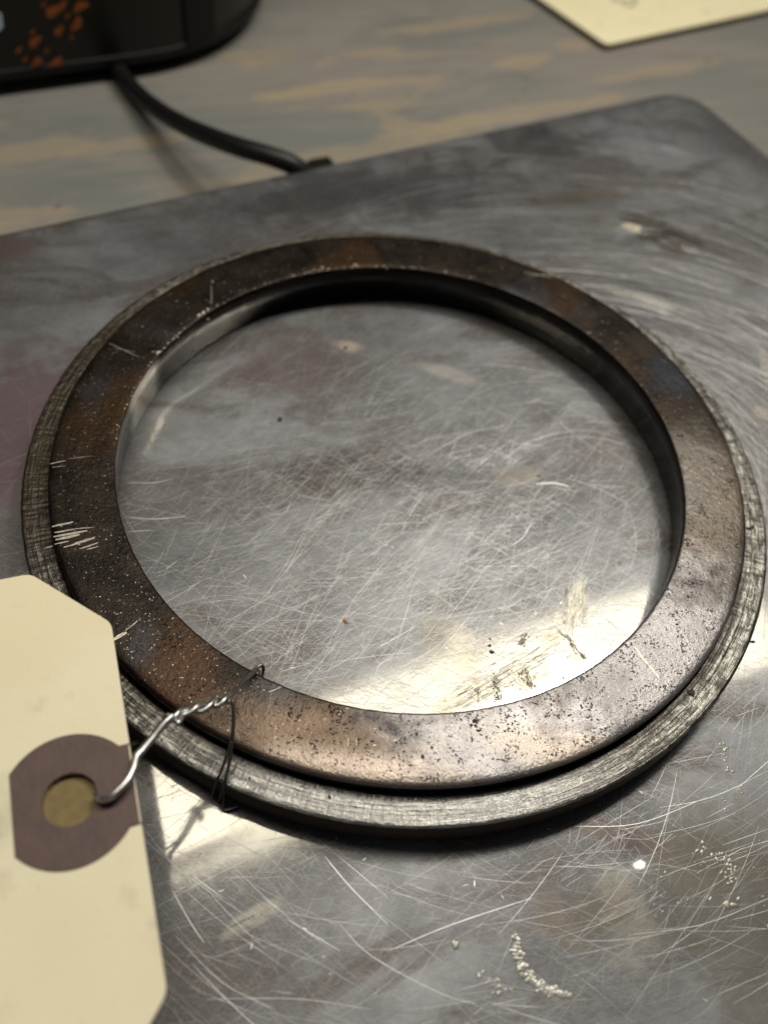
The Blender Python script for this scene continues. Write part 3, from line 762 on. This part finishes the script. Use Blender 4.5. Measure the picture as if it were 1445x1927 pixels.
# rear loop over the inner edge
W('loop_strand', [(420, 1322, .315), (432, 1312, .305), (445, 1298, .285), (460, 1280, .25), (474, 1266, .215), (484, 1256, .200), (492, 1252, .197), (496, 1257, .185), (495, 1268, .14), (491, 1282, .05)], .0056, M_wire_dark)
W('loop_strand', [(448, 1296, .27), (464, 1280, .235), (477, 1268, .205), (484, 1262, .195), (488, 1264, .17), (486, 1275, .10)], .0044, M_wire_dark)

# ---------------------------------------------------------------- card on the table behind
crd = empty('blank_card', (0, 0, 0), 'pale cream card with one pencil mark lying on the table behind the steel platter', 'card')
cz = TZ + .055
q0 = at(1141, 84, cz); q1 = at(1020, 0, cz); q2 = at(1445, 18, cz)
e1 = (q1 - q0).normalized(); e2 = (q2 - q0).normalized()
poly = rounded([tuple((q0)[:2]), tuple((q0 + e2 * 2.6)[:2]), tuple((q0 + e2 * 2.6 + e1 * 3.9)[:2]), tuple((q0 + e1 * 3.9)[:2])], .05, 5)
bm = bmesh.new(); f = bm.faces.new([bm.verts.new((p[0] * S, p[1] * S, (cz - .012) * S)) for p in poly])
if f.normal.z < 0: f.normal_flip()
ret = bmesh.ops.extrude_face_region(bm, geom=[f]); 
for v in ret['geom']:
    if isinstance(v, bmesh.types.BMVert): v.co.z += .012 * S
bmesh.ops.recalc_face_normals(bm, faces=bm.faces)
me = bpy.data.meshes.new('card_sheet'); bm.to_mesh(me); bm.free(); me.materials.append(M_card)
o = bpy.data.objects.new('card_sheet', me); sc.collection.objects.link(o); o.parent = crd
ci = (q0 + e2 * 1.3 + e1 * 1.95)
box('backing_pad', (ci.x, ci.y, (TZ + cz - .012) / 2), 1.1, 1.75, (cz - .012 - TZ) / 2 - .002, M_card, crd, rot=math.atan2(e2.y, e2.x), bev=.005)
ink = Ribbons()
for pp in ([(1148, -8), (1160, 0), (1172, 3), (1180, 0), (1176, -8)], [(1168, 6), (1178, 12), (1190, 9), (1196, 0), (1190, -8)], [(1150, 1), (1158, 2)]):
    P = [at(*q, cz) for q in pp]; _, _, Q = tube_data(P, .01, 3, 5, False)
    ink.add([(q.x, q.y) for q in Q], .022, 0, cz + .001)
i_o = ink.build('pencil_mark', M_ink, crd); del i_o['kind']

# ---------------------------------------------------------------- black device and its cord
dev = empty('black_housing', (0, 0, 0), 'black rounded plastic housing standing on the table at the upper left with a cord', 'device')
DA = math.radians(31)
du = Vector((math.cos(DA), math.sin(DA), 0)); dv = Vector((-math.sin(DA), math.cos(DA), 0))
def dev_out(u0, u1, v0, v1, r, n=14):
    out = []
    for (cx, cy, a0) in ((u1 - r, v0 + r, -90), (u1 - r, v1 - r, 0), (u0 + r, v1 - r, 90), (u0 + r, v0 + r, 180)):
        for k in range(n + 1):
            a = math.radians(a0 + 90 * k / n); out.append((cx + r * math.cos(a), cy + r * math.sin(a)))
    return out
def loft(name, levels, mat, parent):
    V = []; F = []; n = len(levels[0][1])
    for z, pts in levels:
        for (u, v) in pts: p = du * u + dv * v; V.append((p.x, p.y, z))
    for l in range(len(levels) - 1):
        for k in range(n):
            k2 = (k + 1) % n; F.append((l * n + k, l * n + k2, (l + 1) * n + k2, (l + 1) * n + k))
    F.append(tuple(range(n))[::-1]); F.append(tuple((len(levels) - 1) * n + k for k in range(n)))
    o = mesh_obj(name, V, F, mat, parent)
    return o
def uv(px, py, z): p = at(px, py, z); return p.dot(du), p.dot(dv)
f1 = uv(60, 158, TZ); f2 = uv(345, 126, TZ); r1 = uv(488, 20, TZ + .12); b1 = uv(200, 133, TZ + .08)
u0, u1 = f1[0] - 2.4, r1[0] + .20; v0 = b1[1]; v1 = v0 + 2.6; rc = 1.1
loft('foot', [(TZ, dev_out(f1[0], f2[0] + .12, f1[1] - .0, v1 - .3, .25)), (TZ + .09, dev_out(f1[0], f2[0] + .12, f1[1], v1 - .3, .25))], M_black, dev)
lv_ = []
for z, ins in ((.07, .10), (.085, .05), (.11, .02), (.15, .0), (.6, .0), (1.2, .01), (1.5, .03), (1.56, .08)):
    lv_.append((TZ + z, dev_out(u0 + ins, u1 - ins, v0 + ins, v1 - ins, rc - ins * .5)))
loft('body', lv_, M_olive, dev)
# lower skirt and a vertical rib near the rounded corner
loft('skirt', [(TZ + .078, dev_out(u0 + .045, u1 - .045, v0 + .045, v1 - .045, rc)), (TZ + .10, dev_out(u0 - .004, u1 + .004, v0 - .004, v1 + .004, rc)), (TZ + .15, dev_out(u0 - .008, u1 + .008, v0 - .008, v1 + .008, rc)), (TZ + .16, dev_out(u0 - .002, u1 + .002, v0 - .002, v1 + .002, rc))], M_black, dev)
ribc = uv(392, 60, TZ + .3)
arc = dev_out(u0, u1, v0, v1, rc, 40)
kk = min(range(len(arc)), key=lambda k: abs(arc[k][0] - ribc[0]) + (10 if arc[k][1] > v0 + rc else 0))
V = []; F = []
seg = arc[kk - 2:kk + 4]
for (z) in (TZ + .15, TZ + 1.45):
    for (u, v) in seg:
        p = du * u + dv * v; nrm_ = Vector((u - (u1 - rc), v - (v0 + rc), 0)).normalized(); q = du * nrm_.x + dv * nrm_.y
        V.append(p + q * .018 + Vector((0, 0, z))); 
    for (u, v) in reversed(seg):
        p = du * u + dv * v; nrm_ = Vector((u - (u1 - rc), v - (v0 + rc), 0)).normalized(); q = du * nrm_.x + dv * nrm_.y
        V.append(p - q * .01 + Vector((0, 0, z)))
n = len(seg) * 2
for k in range(n): k2 = (k + 1) % n; F.append((k, k2, n + k2, n + k))
F.append(tuple(range(n))[::-1]); F.append(tuple(n + k for k in range(n)))
mesh_obj('rib', V, F, M_black, dev, smooth=False)
# amber reflections painted as flat patches on the front wall
def on_wall(px, py):     # ray against the front wall plane
    d = FW + RT * ((px - 722.5) / FPX) - UP * ((py - 963.5) / FPX)
    t_ = (v0 - .006 - CP.dot(dv)) / d.dot(dv); return CP + d * t_
for (px, py, a_, b_) in ((103, 20, 20, 11), (152, 12, 15, 9), (145, 45, 10, 13), (111, 58, 9, 9), (66, 78, 12, 10), (70, 116, 10, 9), (106, 117, 14, 8), (36, 94, 6, 6), (62, 60, 5, 4), (128, 30, 4, 5), (88, 95, 4, 5), (48, 112, 5, 4), (120, 5, 7, 4), (82, 8, 5, 4), (135, 70, 3, 4)):
    pts = []
    for k in range(12):
        a = 2 * math.pi * k / 12; q = 1 + .22 * math.sin(3 * a + px)
        X, Y = a_ * q * math.cos(a), b_ * q * math.sin(a)
        pts.append(on_wall(px + X * .9 - Y * .3, py + Y + X * -.25))
    V = pts + [p - dv * .004 for p in pts]; n = 12
    F = [tuple(range(12, 24)), tuple(range(12))[::-1]] + [(k, (k + 1) % n, n + (k + 1) % n, n + k) for k in range(n)]
    mesh_obj('amber_reflection', V, F, M_amber, dev, smooth=False)
pts = [on_wall(*q) for q in ((-30, 20), (3, 26), (6, 50), (-2, 58), (-30, 60))]  # pale blue patch in place of a bright metal sliver
V = pts + [p - dv * .006 for p in pts]; F = [tuple(range(5, 10)), tuple(range(5))[::-1]] + [(k, (k + 1) % 5, 5 + (k + 1) % 5, 5 + k) for k in range(5)]
mesh_obj('sliver', V, F, M_blue, dev, smooth=False)

cordp = [(205, 105, TZ + .06), (232, 143, TZ + .07), (262, 178, TZ + .09), (300, 208, TZ + .14), (345, 235, TZ + .21), (395, 257, TZ + .28), (450, 277, TZ + .33), (505, 293, TZ + .34), (545, 308, TZ + .32), (572, 326, TZ + .27), (592, 350, TZ + .20), (602, 378, TZ + .12)]
V, F, _ = tube_data([at(*p) for p in cordp], .050, 20, 8)
cord = mesh_obj('power_cord', V, F, M_cord); cord['label'] = 'thick black cord running from the black housing to under the steel platter'; cord['category'] = 'cord'
cc = empty('cable_clip', (0, 0, 0), 'small black clip on the table beside the cord at the platter edge', 'clip')
pc_ = at(604, 318, TZ + .06)
box('clip_body', (pc_.x, pc_.y, TZ + .055), .07, .05, .05, M_black, cc, rot=A33, bev=.02)
